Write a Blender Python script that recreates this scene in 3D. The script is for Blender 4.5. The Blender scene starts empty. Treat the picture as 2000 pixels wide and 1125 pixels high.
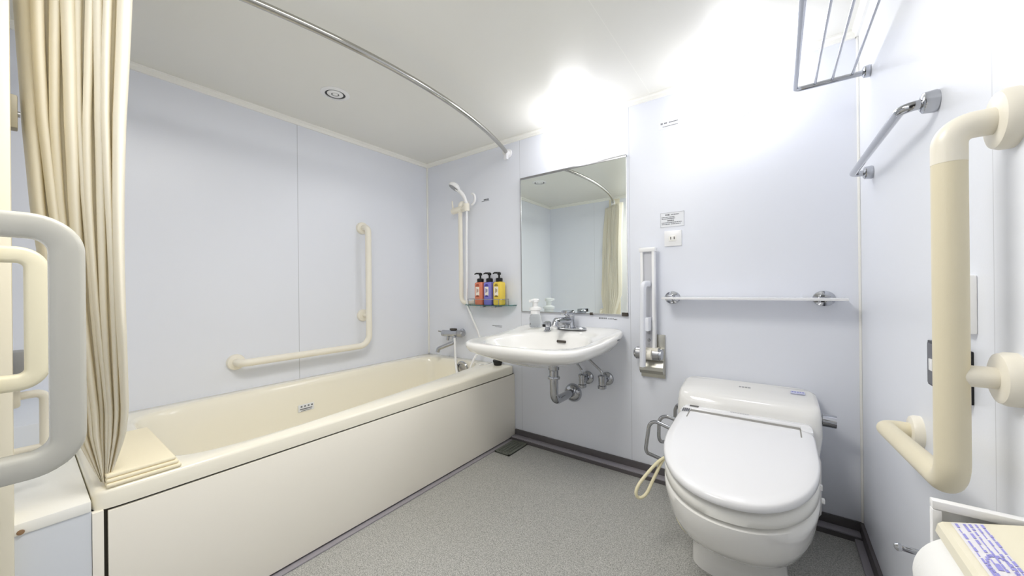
import bpy, bmesh, math, random
from mathutils import Vector, Matrix
random.seed(4)
PI = math.pi
SC = bpy.context.scene
COL = SC.collection
W, H, NEAR = 2.698, 2.10, -2.115      # room width, ceiling height, near wall
TX = 0.9085                           # front of the bathtub
FZ = -0.02                            # floor level

# ------------------------------------------------------------------ materials
def lin(c):
    return tuple(((v/255)/12.92 if v/255 <= .04045 else ((v/255+.055)/1.055)**2.4) for v in c)
MATS = {}
def mat(name, rgb, rough=.4, metal=0, coat=0, trans=0, ior=1.45, spec=.5, sss=0, bump=0, bscale=200, var=0, vscale=30):
    if name in MATS: return MATS[name]
    m = bpy.data.materials.new(name); m.use_nodes = True
    nt = m.node_tree; b = nt.nodes['Principled BSDF']
    col = (*lin(rgb), 1)
    b.inputs['Base Color'].default_value = col
    b.inputs['Roughness'].default_value = rough
    b.inputs['Metallic'].default_value = metal
    b.inputs['Coat Weight'].default_value = coat
    b.inputs['Transmission Weight'].default_value = trans
    b.inputs['IOR'].default_value = ior
    b.inputs['Specular IOR Level'].default_value = spec
    if bump or var:
        tc = nt.nodes.new('ShaderNodeTexCoord')
        n = nt.nodes.new('ShaderNodeTexNoise'); nt.links.new(tc.outputs['Object'], n.inputs['Vector'])
        if bump:
            n.inputs['Scale'].default_value = bscale; n.inputs['Detail'].default_value = 3
            bp = nt.nodes.new('ShaderNodeBump'); bp.inputs['Strength'].default_value = bump; bp.inputs['Distance'].default_value = .002
            nt.links.new(n.outputs['Fac'], bp.inputs['Height']); nt.links.new(bp.outputs['Normal'], b.inputs['Normal'])
        if var:
            n2 = nt.nodes.new('ShaderNodeTexNoise'); n2.inputs['Scale'].default_value = vscale; nt.links.new(tc.outputs['Object'], n2.inputs['Vector'])
            mx = nt.nodes.new('ShaderNodeMix'); mx.data_type = 'RGBA'
            mx.inputs[6].default_value = col; mx.inputs[7].default_value = (*[v*(1-var) for v in col[:3]], 1)
            nt.links.new(n2.outputs['Fac'], mx.inputs[0]); nt.links.new(mx.outputs[2], b.inputs['Base Color'])
    MATS[name] = m
    return m
def seam_mat(name, rgb, seams, rough=.32, line=.86):
    """panel colour with thin joint lines; seams = [(axis, position, half width)]"""
    m = mat(name, rgb, rough, bump=.06, bscale=350)
    nt = m.node_tree; b = nt.nodes['Principled BSDF']
    tc = nt.nodes.new('ShaderNodeTexCoord'); sp = nt.nodes.new('ShaderNodeSeparateXYZ'); nt.links.new(tc.outputs['Object'], sp.inputs[0])
    acc = None
    for ax, p, hw in seams:
        c = nt.nodes.new('ShaderNodeMath'); c.operation = 'COMPARE'
        nt.links.new(sp.outputs['XYZ'.index(ax)], c.inputs[0]); c.inputs[1].default_value = p; c.inputs[2].default_value = hw
        if acc is None: acc = c
        else:
            a = nt.nodes.new('ShaderNodeMath'); a.operation = 'MAXIMUM'
            nt.links.new(acc.outputs[0], a.inputs[0]); nt.links.new(c.outputs[0], a.inputs[1]); acc = a
    mx = nt.nodes.new('ShaderNodeMix'); mx.data_type = 'RGBA'
    mx.inputs[6].default_value = (*lin(rgb), 1); mx.inputs[7].default_value = (*[v*line for v in lin(rgb)], 1)
    nt.links.new(acc.outputs[0], mx.inputs[0]); nt.links.new(mx.outputs[2], b.inputs['Base Color'])
    return m
WALLC = (230, 233, 241)
m_wb = seam_mat('wall panel back', WALLC, [('X', .967, .0012), ('X', 1.733, .0012)], line=.72)
m_wl = seam_mat('wall panel left', WALLC, [('Y', -1.045, .0016)], line=.62)
m_wr = seam_mat('wall panel right', (233, 236, 243), [('Y', -1.145, .0012)], line=.75)
m_wf = seam_mat('wall panel front', WALLC, [('X', .62, .0012)], line=.75)
m_ceil = seam_mat('ceiling panel', (233, 232, 225), [('X', 1.86, .0018)], rough=.3, line=1.05)
m_trim = mat('cream trim', (245, 244, 238), .35)
m_base = mat('dark grey vinyl kerb', (92, 88, 90), .5)
m_ledge = mat('grey vinyl kerb ledge', (156, 152, 158), .45)
m_tub = mat('cream acrylic', (243, 238, 222), .14, coat=.3)
m_tubin = m_tub
m_apron = mat('apron panel', (247, 242, 230), .3)
m_gap = mat('dark gap', (50, 46, 38), .7)
m_por = mat('white porcelain', (240, 239, 236), .08, coat=.5)
m_lid = mat('white toilet plastic', (238, 238, 240), .16)
m_seat = mat('warm white plastic', (238, 237, 232), .2)
m_ivory = mat('ivory plastic', (240, 235, 221), .32)
m_ivory2 = mat('ivory ribbed grip', (228, 219, 192), .4, bump=.08, bscale=900)
m_white = mat('white plastic', (240, 240, 240), .25)
m_chrome = mat('chrome', (186, 188, 193), .06, metal=1)
m_satin = mat('satin steel', (178, 178, 180), .28, metal=1)
m_bsteel = mat('brushed steel plate', (196, 194, 184), .3, metal=.8)
m_mirror = mat('mirror glass', (246, 252, 250), .0, metal=1)
m_glass = mat('clear glass', (240, 250, 250), .02, trans=1, ior=1.46)
m_green = mat('green edged glass', (130, 190, 190), .02, trans=.9, ior=1.5)
m_frost = mat('clear acrylic', (250, 250, 252), .12, trans=.2)
m_black = mat('black plastic', (22, 22, 24), .35)
m_dark = mat('dark slot', (70, 64, 58), .6)
m_print = mat('grey print', (120, 122, 128), .6)
m_purple = mat('purple ink', (152, 150, 214), .6)
m_paperw = mat('sticker white', (232, 234, 238), .5)
m_grille = mat('dark grille', (122, 126, 118), .45, metal=.2)
m_rubber = mat('black rubber', (28, 27, 26), .6)
m_soap = mat('clear liquid soap', (250, 252, 250), .0, trans=1, ior=1.2)
m_tissue = mat('toilet paper', (240, 240, 238), .9, bump=.2, bscale=150)
m_grey = mat('grey plastic', (150, 152, 156), .4)
m_beige = mat('beige metal', (160, 154, 134), .4)
m_hshade = mat('shaded grey resin handle', (198, 196, 186), .25)  # grey holds the shade on the nearest handle's camera side
m_hcream = mat('cream resin handle', (226, 219, 192), .28)
m_cord = mat('cream cord', (226, 218, 184), .5)
m_or = mat('orange shampoo', (232, 138, 108), .22, trans=.1); m_bl = mat('violet conditioner', (136, 132, 216), .22, trans=.1); m_ye = mat('yellow body soap', (244, 214, 88), .22, trans=.1)
m_lab = mat('pale label', (240, 232, 220), .5); m_lor = mat('red ink', (150, 70, 50), .6); m_lbl = mat('navy ink', (60, 56, 140), .6); m_lye = mat('olive ink', (130, 110, 40), .6)
# floor: speckled grey
m_floor = mat('speckled grey floor', (134, 134, 130), .42, bump=.15, bscale=400)
nt = m_floor.node_tree; b = nt.nodes['Principled BSDF']
tc = nt.nodes.new('ShaderNodeTexCoord'); n1 = nt.nodes.new('ShaderNodeTexNoise'); n1.inputs['Scale'].default_value = 260; n1.inputs['Detail'].default_value = 2
nt.links.new(tc.outputs['Object'], n1.inputs['Vector'])
cr = nt.nodes.new('ShaderNodeValToRGB'); nt.links.new(n1.outputs['Fac'], cr.inputs[0])
cr.color_ramp.elements[0].position = .3; cr.color_ramp.elements[0].color = (*lin((128, 128, 123)), 1)
cr.color_ramp.elements[1].position = .72; cr.color_ramp.elements[1].color = (*lin((206, 205, 200)), 1)
sp = nt.nodes.new('ShaderNodeSeparateXYZ'); nt.links.new(tc.outputs['Object'], sp.inputs[0])
acc = None
for p in (1.235, 1.73):
    c = nt.nodes.new('ShaderNodeMath'); c.operation = 'COMPARE'; nt.links.new(sp.outputs[0], c.inputs[0]); c.inputs[1].default_value = p; c.inputs[2].default_value = .0025
    if acc is None: acc = c
    else:
        a = nt.nodes.new('ShaderNodeMath'); a.operation = 'MAXIMUM'; nt.links.new(acc.outputs[0], a.inputs[0]); nt.links.new(c.outputs[0], a.inputs[1]); acc = a
sc = nt.nodes.new('ShaderNodeMath'); sc.operation = 'MULTIPLY'; sc.inputs[1].default_value = .6; nt.links.new(acc.outputs[0], sc.inputs[0])
mx = nt.nodes.new('ShaderNodeMix'); mx.data_type = 'RGBA'; nt.links.new(sc.outputs[0], mx.inputs[0]); nt.links.new(cr.outputs[0], mx.inputs[6]); mx.inputs[7].default_value = (*lin((182, 182, 176)), 1)
nt.links.new(mx.outputs[2], b.inputs['Base Color'])
# curtain cloth: diffuse + some light passing through
m_cloth = mat('cream curtain cloth', (246, 242, 228), .85, bump=.12, bscale=500)
nt = m_cloth.node_tree; b = nt.nodes['Principled BSDF']
tl = nt.nodes.new('ShaderNodeBsdfTranslucent'); tl.inputs['Color'].default_value = (*lin((248, 240, 216)), 1)
ms = nt.nodes.new('ShaderNodeMixShader'); ms.inputs[0].default_value = .22
nt.links.new(b.outputs[0], ms.inputs[1]); nt.links.new(tl.outputs[0], ms.inputs[2]); nt.links.new(ms.outputs[0], nt.nodes['Material Output'].inputs['Surface'])
m_terry = mat('cream folded cloth', (244, 234, 206), .85, bump=.3, bscale=600)
def emat(name, rgb, s):
    m = mat(name, rgb, .3); b = m.node_tree.nodes['Principled BSDF']
    b.inputs['Emission Color'].default_value = (*lin(rgb), 1); b.inputs['Emission Strength'].default_value = s
    return m
LAMP, AREA, WORLD, EXPO = 6.8, 18.5, .05, 0.1
m_globe = emat('lit opal glass', (250, 250, 255), LAMP)

# ------------------------------------------------------------------ geometry helpers
def fillet(pts, r, n=6):
    pts = [Vector(p) for p in pts]; out = [pts[0]]
    for i in range(1, len(pts)-1):
        rr = r[i-1] if isinstance(r, (list, tuple)) else r
        a, p, c = pts[i-1], pts[i], pts[i+1]
        u = (a-p); v = (c-p); lu, lv = u.length, v.length; u.normalize(); v.normalize()
        ang = u.angle(v)
        if ang > PI-.02: out.append(p); continue
        t = min(rr/math.tan(ang/2), lu*.49, lv*.49); rr2 = t*math.tan(ang/2)
        bis = (u+v).normalized(); cen = p+bis*(rr2/math.sin(ang/2))
        s = p+u*t-cen; e = p+v*t-cen; tot = s.angle(e); axis = s.cross(e).normalized()
        for k in range(n+1):
            out.append(cen+Matrix.Rotation(tot*k/n, 3, axis) @ s)
    out.append(pts[-1]); return out
def smooth_path(pts, n=8):
    pts = [Vector(p) for p in pts]; P = [pts[0]*2-pts[1]]+pts+[pts[-1]*2-pts[-2]]; out = []
    for i in range(1, len(P)-2):
        for k in range(n):
            t = k/n; a, b_, c, d = P[i-1], P[i], P[i+1], P[i+2]
            out.append(.5*((2*b_)+(c-a)*t+(2*a-5*b_+4*c-d)*t*t+(3*b_-a-3*c+d)*t**3))
    out.append(pts[-1]); return out
class MB:
    def __init__(s): s.v = []; s.f = []
    def add(s, vs, fs):
        o = len(s.v); s.v += [Vector(v) for v in vs]; s.f += [tuple(i+o for i in f) for f in fs]; return s
    def loft(s, rings, cap0=True, cap1=True, closed=False):
        n = len(rings[0]); vs = [p for r in rings for p in r]; fs = []
        m = len(rings)
        for i in range(m if closed else m-1):
            j = (i+1) % m
            for k in range(n):
                l = (k+1) % n; fs.append((i*n+k, i*n+l, j*n+l, j*n+k))
        if not closed:
            if cap0: fs.append(tuple(range(n-1, -1, -1)))
            if cap1: fs.append(tuple((m-1)*n+k for k in range(n)))
        return s.add(vs, fs)
    def tube(s, path, r, seg=14, cap=True, up=None, shape=None):
        path = [Vector(p) for p in path]; rings = []
        t0 = (path[1]-path[0]).normalized()
        ref = Vector(up) if up else (Vector((0, 0, 1)) if abs(t0.z) < .9 else Vector((1, 0, 0)))
        u = (ref-t0*ref.dot(t0)).normalized(); prev = t0
        for i, p in enumerate(path):
            if i == 0: t = t0
            elif i == len(path)-1: t = (path[i]-path[i-1]).normalized()
            else: t = ((path[i+1]-p).normalized()+(p-path[i-1]).normalized()).normalized()
            q = prev.rotation_difference(t); u = q @ u; u = (u-t*u.dot(t)).normalized(); w = t.cross(u); prev = t
            rr = r[i] if isinstance(r, (list, tuple)) else r
            if shape: rings.append([p+u*a+w*b_ for a, b_ in shape])
            else: rings.append([p+u*(math.cos(2*PI*k/seg)*rr)+w*(math.sin(2*PI*k/seg)*rr) for k in range(seg)])
        return s.loft(rings, cap, cap)
    def lathe(s, prof, M=None, seg=28, sx=1, sy=1):
        M = M or Matrix.Identity(4); rings = []
        for r, z in prof:
            r = max(r, 1e-5); rings.append([M @ Vector((r*math.cos(2*PI*k/seg)*sx, r*math.sin(2*PI*k/seg)*sy, z)) for k in range(seg)])
        if prof[0][0] > 1e-4 and prof[-1][0] > 1e-4: return s.loft(rings, closed=True)
        return s.loft(rings)
    def box(s, lo, hi, bev=0, seg=2, M=None):
        bm = bmesh.new(); bmesh.ops.create_cube(bm, size=1)
        for v in bm.verts:
            v.co = Vector([(lo[i]+hi[i])/2+v.co[i]*(hi[i]-lo[i]) for i in range(3)])
        if bev: bmesh.ops.bevel(bm, geom=bm.edges[:], offset=bev, segments=seg, profile=.6, affect='EDGES', clamp_overlap=True)
        if M: bm.transform(M)
        bm.verts.index_update()
        s.add([v.co.copy() for v in bm.verts], [tuple(v.index for v in f.verts) for f in bm.faces]); bm.free(); return s
    def build(s, name, material, parent=None, smooth=True, ang=38):
        off = Vector(parent['_o']) if parent is not None else Vector()
        me = bpy.data.meshes.new(name); me.from_pydata([v-off for v in s.v], [], s.f); me.validate()
        bm = bmesh.new(); bm.from_mesh(me); bmesh.ops.recalc_face_normals(bm, faces=bm.faces); bm.to_mesh(me); bm.free()
        if smooth:
            me.shade_smooth(); me.set_sharp_from_angle(angle=math.radians(ang))
        me.materials.append(material)
        o = bpy.data.objects.new(name, me); COL.objects.link(o)
        if parent is not None: o.parent = parent['_e']
        return o
def thing(name, label, cat, loc, group=None):
    e = bpy.data.objects.new(name, None); e.empty_display_size = .05; COL.objects.link(e); e.location = loc
    e['label'] = label; e['category'] = cat
    if group: e['group'] = group
    return {'_e': e, '_o': loc}
def sub(o, root): return {'_e': o, '_o': root['_o']}
def tag(o, label, cat, group=None):
    o['label'] = label; o['category'] = cat
    if group: o['group'] = group
    return o
def struct(o): o['kind'] = 'structure'; return o
def mapY(p):   # lathe axis z -> pointing out of back wall (-Y)
    return Matrix.Translation(p) @ Matrix.Rotation(PI/2, 4, 'X')
def mapX(p, sgn=1):   # axis z -> +X (sgn 1) or -X
    return Matrix.Translation(p) @ Matrix.Rotation(sgn*PI/2, 4, 'Y')
def mapZ(p): return Matrix.Translation(p)
def B(lo, hi, bev=0, seg=2): return MB().box(lo, hi, bev, seg)
def sq(n, hw, hh, e=4):   # superellipse ring in 2-D
    out = []
    for k in range(n):
        t = 2*PI*k/n; c, s_ = math.cos(t), math.sin(t)
        out.append((hw*math.copysign(abs(c)**(2/e), c), hh*math.copysign(abs(s_)**(2/e), s_)))
    return out

# ------------------------------------------------------------------ room shell
struct(B((0, -3.3, FZ-.1), (W+.1, .1, FZ)).build('floor', m_floor, smooth=False))
struct(B((-.1, 0, FZ-.1), (W+.1, .1, H+.1)).build('wall_back', m_wb, smooth=False))
struct(B((-.1, NEAR-.1, FZ-.1), (0, 0, H+.1)).build('wall_left', m_wl, smooth=False))
struct(B((W, -3.3, FZ-.1), (W+.1, 0, H+.1)).build('wall_right', m_wr, smooth=False))
DOOR0 = 1.95
f = B((-.1, NEAR-.1, FZ-.1), (DOOR0, NEAR, H+.1)); f.box((DOOR0, NEAR-.1, 2.0), (W, NEAR, H+.1))
struct(f.build('wall_front', m_wf, smooth=False))
struct(B((-.1, -3.3, H), (W+.1, .1, H+.1)).build('ceiling', m_ceil, smooth=False))
# cornices and corner trims
def cornice(name, a, b_, nrm):
    a, b_, nrm = Vector(a), Vector(b_), Vector(nrm); mbx = MB()
    prof = [(0, 0), (.022, 0), (.022, -.008), (.012, -.014), (.010, -.03), (0, -.03)]
    mbx.loft([[p+nrm*x+Vector((0, 0, z)) for x, z in prof] for p in (a, b_)])
    return struct(mbx.build(name, m_trim, smooth=False))
cornice('trim_1', (.0, NEAR, H), (.0, 0, H), (1, 0, 0))
cornice('trim_2', (0, 0, H), (W, 0, H), (0, -1, 0))
cornice('trim_3', (W, 0, H), (W, NEAR, H), (-1, 0, 0))
cornice('trim_4', (0, NEAR, H), (W, NEAR, H), (0, 1, 0))
struct(B((W-.008, -.010, .04), (W, 0, H-.03), .003).build('trim_5', m_trim))
struct(B((0, -.012, .49), (.012, 0, H-.03), .004).build('trim_6', m_trim))
struct(B((.82, NEAR, FZ), (.94, NEAR+.024, 2.07), .003).build('trim_7', mat('cream jamb', (236, 229, 208), .35)))       # door jamb beside the tub
struct(B((DOOR0-.05, NEAR, FZ), (DOOR0, NEAR+.012, 2.05), .003).build('trim_8', m_trim))
# kerb: dark face, grey ledge, dark step
def kerb(name, lo, hi, ax):
    k = MB()
    return k
k = B((TX+.004, -.012, FZ), (W, 0, .04), .002); k.box((TX+.004, -.062, FZ), (W, -.012, -.001)); o = struct(k.build('baseboard_back', m_base))
struct(B((TX+.004, -.058, -.0015), (W-.014, -.010, .004), .001).build('trim_9', m_ledge))
struct(B((W-.012, NEAR, FZ), (W, -.012, .04), .002).build('baseboard_right', m_base))
struct(B((W-.036, NEAR, FZ), (W-.012, -.062, -.006), .002).build('trim_10', m_ledge))
struct(B((TX-.02, NEAR, FZ), (TX+.022, -.062, -.014), .002).build('baseboard_left', m_ledge))

# ------------------------------------------------------------------ floor drain
t = thing('floor_drain', 'dark slotted floor drain grate in the corner beside the bathtub', 'drain', (.97, -.15, FZ))
dx0, dx1, dy0, dy1 = .933, 1.05, -.270, -.064
B((dx0, dy0, FZ-.01), (dx1, dy1, FZ+.003)).build('tray', m_black, t)
fr = MB()
for lo, hi in (((dx0, dy0), (dx1, dy0+.008)), ((dx0, dy1-.008), (dx1, dy1)), ((dx0, dy0), (dx0+.008, dy1)), ((dx1-.008, dy0), (dx1, dy1)), (((dx0+dx1)/2-.004, dy0), ((dx0+dx1)/2+.004, dy1))):
    fr.box((lo[0], lo[1], FZ+.002), (hi[0], hi[1], FZ+.009))
for i in range(13):
    y = dy0+.014+i*(dy1-dy0-.028)/12; fr.box((dx0, y-.003, FZ+.002), (dx1, y+.003, FZ+.008))
for i in range(5):
    x = dx0+.012+i*(dx1-dx0-.024)/4; fr.box((x-.003, dy0, FZ+.002), (x+.003, dy1, FZ+.0085))
fr.build('grate', m_grille, t)

# ------------------------------------------------------------------ bathtub
RZ = .487
t = thing('bathtub', 'long cream bathtub with a flat front panel along the left wall', 'bathtub', (.45, -1.0, FZ))
def interp(tab, x):
    if x <= tab[0][0]: return tab[0][1]
    for (a, va), (b_, vb) in zip(tab, tab[1:]):
        if x <= b_: return va+(vb-va)*(x-a)/(b_-a)
    return tab[-1][1]
N = 96
def inner(inset, z, nearin=0):
    y0, y1 = -1.80+inset*1.0+nearin, -.085-inset
    ring = []
    for k in range(N):
        a = 2*PI*k/N; c, s_ = math.cos(a), math.sin(a)
        cx = math.copysign(abs(c)**(2/7), c); cy = math.copysign(abs(s_)**(2/7), s_)
        y = (y0+y1)/2+cy*(y1-y0)/2
        xr = interp([(-1.8, .845), (-1.2, .815), (-.8, .76), (-.3, .70), (0, .69)], y)-inset
        xl = .085+inset
        ring.append(Vector(((xl+xr)/2+cx*(xr-xl)/2, y, z)))
    return ring
def outer(inset, z):
    ring = []
    for k in range(N):
        a = 2*PI*k/N; c, s_ = math.cos(a), math.sin(a)
        cx = math.copysign(min(1, abs(c)**(2/40)), c) if abs(c) > 1e-9 else 0; cy = math.copysign(min(1, abs(s_)**(2/40)), s_) if abs(s_) > 1e-9 else 0
        ring.append(Vector((TX/2+cx*(TX/2-inset-.001), -1.967/2+cy*(1.967/2-inset-.001), z)))
    return ring
rings = [outer(.006, .433), outer(0, .434), outer(0, RZ-.012), outer(.003, RZ-.004), outer(.010, RZ), inner(-.012, RZ), inner(-.003, RZ-.003), inner(.004, RZ-.014), inner(.012, RZ-.04), inner(.03, .30, .05), inner(.055, .14, .1), inner(.085, .075, .13), inner(.13, .055, .16), inner(.3, .05, .3)]
MB().loft(rings, False, True).build('tub_shell', m_tub, t, ang=50)
ap = B((TX-.030, -1.955, FZ), (TX-.012, -.004, .433)); ap.build('base_frame', m_gap, t, smooth=False)
B((TX-.02, -1.938, -.006), (TX-.001, -.004, .427), .0015).build('front_panel', m_apron, t)
B((TX-.02, -1.967, -.006), (TX-.0005, -1.946, .434), .001).build('end_strip', m_apron, t)
lb = B((.1165, -1.105, .310), (.1185, -1.015, .352), .0005)
lab = lb.build('caution_label', m_paperw, t); lab['label'] = 'small pale label inside the tub'
pr = MB()
for i in range(4): pr.box((.1190, -1.092+i*.02, .336), (.1196, -1.082+i*.02, .345))
pr.box((.1190, -1.096, .322), (.1196, -1.026, .328)); pr.box((.1190, -1.090, .314), (.1196, -1.03, .317)); pr.build('print', m_print, sub(lab, t))
ov = MB().lathe([(0, 0), (.056, 0), (.058, .006), (.052, .014), (.040, .016), (.038, .008), (0, .006)], Matrix.Translation((.50, -.106, .435)) @ Matrix.Rotation(PI/2+.08, 4, 'X'))
o = ov.build('overflow_cover', m_chrome, t); o['label'] = 'round chrome overflow cover'
MB().lathe([(0, .0075), (.036, .0085), (.034, .012), (0, .012)], Matrix.Translation((.50, -.106, .435)) @ Matrix.Rotation(PI/2+.08, 4, 'X')).build('overflow_disc', m_satin, sub(o, t))

# rear ledge between the tub and the near wall
t = thing('end_ledge', 'pale ledge box at the near end of the bathtub beneath the curtain', 'ledge', (.45, -2.04, FZ))
m_lp = mat('ledge panel', (222, 226, 232), .35)
B((.001, NEAR+.001, FZ), (.904, -1.968, .44)).build('panel', m_lp, t, smooth=False)
B((.001, NEAR+.001, .44), (.9075, -1.968, .47), .005).build('top', m_trim, t)
B((.001, NEAR+.001, .47), (.50, -1.985, .62), .006).build('upstand', m_lp, t)
o = MB().lathe([(0, 0), (.007, 0), (.006, .004), (0, .005)], mapX((.905, -2.082, .448))).build('screw', mat('brown cap', (150, 120, 90), .5), t)

# ------------------------------------------------------------------ stopper and chain
t = thing('tub_stopper', 'black rubber stopper with a thin chain on the bathtub rim under the washbasin', 'stopper', (.80, -.06, RZ))
MB().lathe([(0, 0), (.026, 0), (.036, .03), (.036, .036), (.012, .040), (0, .040)], mapZ((.80, -.06, RZ))).build('plug', m_rubber, t)
o = MB().tube(smooth_path([(.80, -.06, RZ+.040), (.79, -.065, RZ+.045), (.765, -.075, RZ+.02), (.72, -.10, RZ+.0035), (.69, -.13, RZ+.002), (.672, -.15, RZ-.03), (.665, -.15, RZ-.1)]), .0022, 8).build('chain', m_satin, t)

# ------------------------------------------------------------------ folded cloth on the rim
t = thing('folded_bath_mat', 'cream cloth folded in three layers on the near corner of the bathtub', 'bath mat', (.70, -1.88, RZ))
for i in range(3):
    e = .012*i
    ring = []
    b_ = MB(); x1 = .902-.004*i; y1 = -1.782-.006*i
    nx, ny = 16, 10; vs = []
    z0 = RZ+.001+i*.0118
    M = Matrix.Translation((x1, -1.955, 0)) 
    b_.box((x1-.42, -1.940, z0), (x1, y1, z0+.0112), .005, 3)
    b_.build('fold', m_terry, t)

# ------------------------------------------------------------------ curtain rod and shower curtain
def rodx(y): return .862+.21*(1-((y+1.055)/1.055)**2)
RODZ = 2.0
t = thing('curtain_rod', 'curved chrome shower curtain rod bowing out over the bathtub edge', 'curtain rod', (.862, -.004, RODZ))
path = [(rodx(y), y, RODZ) for y in [-.03-i*(2.05/40) for i in range(41)]]
MB().tube(path, .0135, 16).build('rod', m_satin and mat('polished rod', (186, 184, 178), .12, metal=1), t)
for yw, s_ in ((-.0, -1), (NEAR, 1)):
    y = yw+s_*.0
    o = MB().lathe([(0, 0), (.032, 0), (.032, .008), (.021, .012), (.021, .045), (0, .045)], Matrix.Translation((rodx(-.02 if s_ < 0 else -2.09), yw, RODZ)) @ Matrix.Rotation(PI/2*(-s_), 4, 'X')).build('wall_bracket', m_white if s_ < 0 else m_white, t)
    o2 = B((rodx(-.02)-.014, yw-.012+s_*.03, RODZ-.05), (rodx(-.02)+.014, yw+.012+s_*.03, RODZ-.012), .004).build('clip', m_frost, sub(o, t))

t = thing('shower_curtain', 'cream shower curtain gathered in soft pleats at the near end of the rod', 'curtain', (.88, -1.96, RZ))
KEYS = [(.496, 177, 195), (.53, 163, 206), (.565, 150, 216), (.63, 126, 233), (.70, 118, 240), (1.0, 76, 239), (1.15, 62, 239), (1.28, 48, 240), (1.5, 32, 243), (1.70, 25, 250), (1.86, 21, 256), (1.97, 20, 258)]
def py(px): return -2.106+.000847*px
NF = 9; NS = NF*26; zs = [KEYS[0][0]+(1.975-KEYS[0][0])*i/54 for i in range(55)]
# pleat bookkeeping: uneven widths and depths
wid = [1.25, .95, .8, 1.15, .55, .7, .9, .75, 1.35]; tot = sum(wid); edges = [0]
for w_ in wid: edges.append(edges[-1]+w_/tot)
dep = [.8, 1.0, .75, 1.0, .6, .9, .8, 1.0, 1.05]
vs = []; fs = []
for z in zs:
    yl = py(interp([(k[0], k[1]) for k in KEYS], z)); yr = py(interp([(k[0], k[2]) for k in KEYS], z))
    top = (z-.5)/1.48
    spread = (yr-yl)/.2
    amp = (.030*min(1, spread*1.15)+.006)
    xc = interp([(.49, .862), (.6, .868), (1.0, .88), (1.6, .895), (1.98, .913)], z)
    for i in range(NS+1):
        u = i/NS
        j = max(k for k in range(NF) if edges[k] <= u+1e-9); v = (u-edges[j])/(edges[j+1]-edges[j])
        ph = math.sin(PI*v)
        d = dep[j]*(abs(ph)**.75)
        wob = .006*math.sin(3.1*z*2+j*1.7)*ph+.004*math.sin(7*z+j)
        # each pleat bulges forward; its flanks fold back behind the next one
        fold = .10*math.sin(2*PI*v)*(yr-yl)/NF*1.6
        y = yl+(yr-yl)*u-fold+.004*math.sin(5*z+j*2.2)*min(1, spread)
        x = xc-amp*.8+amp*1.7*d+wob+interp([(.5, .02), (.95, .25), (1.9, .24), (1.98, .23)], z)*(u-.5)
        y = -2.083+(y+2.083)*(2.4118-x)/1.4618
        vs.append((x, y, z))
for a in range(len(zs)-1):
    for i in range(NS):
        q = a*(NS+1)+i; fs.append((q, q+1, q+NS+2, q+NS+1))
o = MB().add(vs, fs).build('curtain_cloth', m_cloth, t, ang=180)
sol = o.modifiers.new('thickness', 'SOLIDIFY'); sol.thickness = .0018
for i in range(9):
    y = -2.075+i*.021
    MB().tube([(rodx(y)+.02*math.cos(a), y, RODZ-.004+.021*math.sin(a)) for a in [2*PI*k/16 for k in range(17)]], .0022, 6).build('curtain_ring', m_white, t)

# ------------------------------------------------------------------ ceiling vent
t = thing('ceiling_vent', 'round white ceiling vent with concentric rings above the bathtub', 'vent', (.49, -1.06, H))
M = Matrix.Translation((.49, -1.06, H)) @ Matrix.Rotation(PI, 4, 'X')
MB().lathe([(.051, 0), (.073, 0), (.073, .002), (.053, .006), (.051, .006)], M, 40).build('rim', m_white, t)
MB().lathe([(0, 0), (.051, 0), (.051, .001), (0, .001)], M, 40).build('duct_opening', m_black, t)
MB().lathe([(.020, .001), (.040, .001), (.040, .003), (.034, .006), (.020, .0055)], M, 40).build('ring', m_white, t)
MB().lathe([(0, .001), (.014, .001), (.014, .004), (.010, .006), (0, .006)], M, 40).build('centre_disc', m_white, t)

# ------------------------------------------------------------------ globe lamps
def lamp(x, z, label):
    t = thing('wall_lamp', label, 'lamp', (x, 0, z), 'lit globe wall lamps')
    MB().lathe([(0, 0), (.085, 0), (.085, .012), (.06, .022), (0, .022)], mapY((x, 0, z))).build('base', m_white, t)
    prof = [(.058, .018), (.07, .03)]+[(.115*math.sin(a), .13-.115*math.cos(a)) for a in [.62+(PI-.62)*k/14 for k in range(15)]]
    MB().lathe(prof, mapY((x, 0, z)), 36).build('globe', m_globe, t)
lamp(1.427, 1.965, 'glowing white globe lamp on the wall above the mirror')
lamp(2.262, 1.935, 'glowing white globe lamp on the wall above the toilet, beside the towel rack')

# ------------------------------------------------------------------ mirror
t = thing('wall_mirror', 'tall rectangular wall mirror with a thin steel top edge above the washbasin', 'mirror', (1.352, 0, .872))
mx0, mx1, mz0, mz1 = .980, 1.722, .872, 1.796
B((mx0, -.012, mz0), (mx1, 0, mz1), .0015).build('backing', m_white, t)
B((mx0+.004, -.0135, mz0+.004), (mx1-.004, -.0118, mz1-.010)).build('glass', m_mirror, t, smooth=False)
B((mx0, -.017, mz1-.012), (mx1, -.001, mz1+.002), .001).build('top_rail', m_satin, t)
B((mx0-.001, -.016, mz0), (mx0+.004, -.001, mz1-.012), .001).build('side_rail', m_satin, t)
B((mx0, -.016, mz0-.002), (mx1, -.001, mz0+.005), .001).build('bottom_rail', m_satin, t)
for xx in (mx1-.012, 1.495):
    B((xx-.006 if xx < 1.6 else xx-.022, -.020, mz0-.006), (xx+.012, -.001, mz0+(.010 if xx < 1.6 else .016)), .002).build('clip', m_dark, t)

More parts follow.
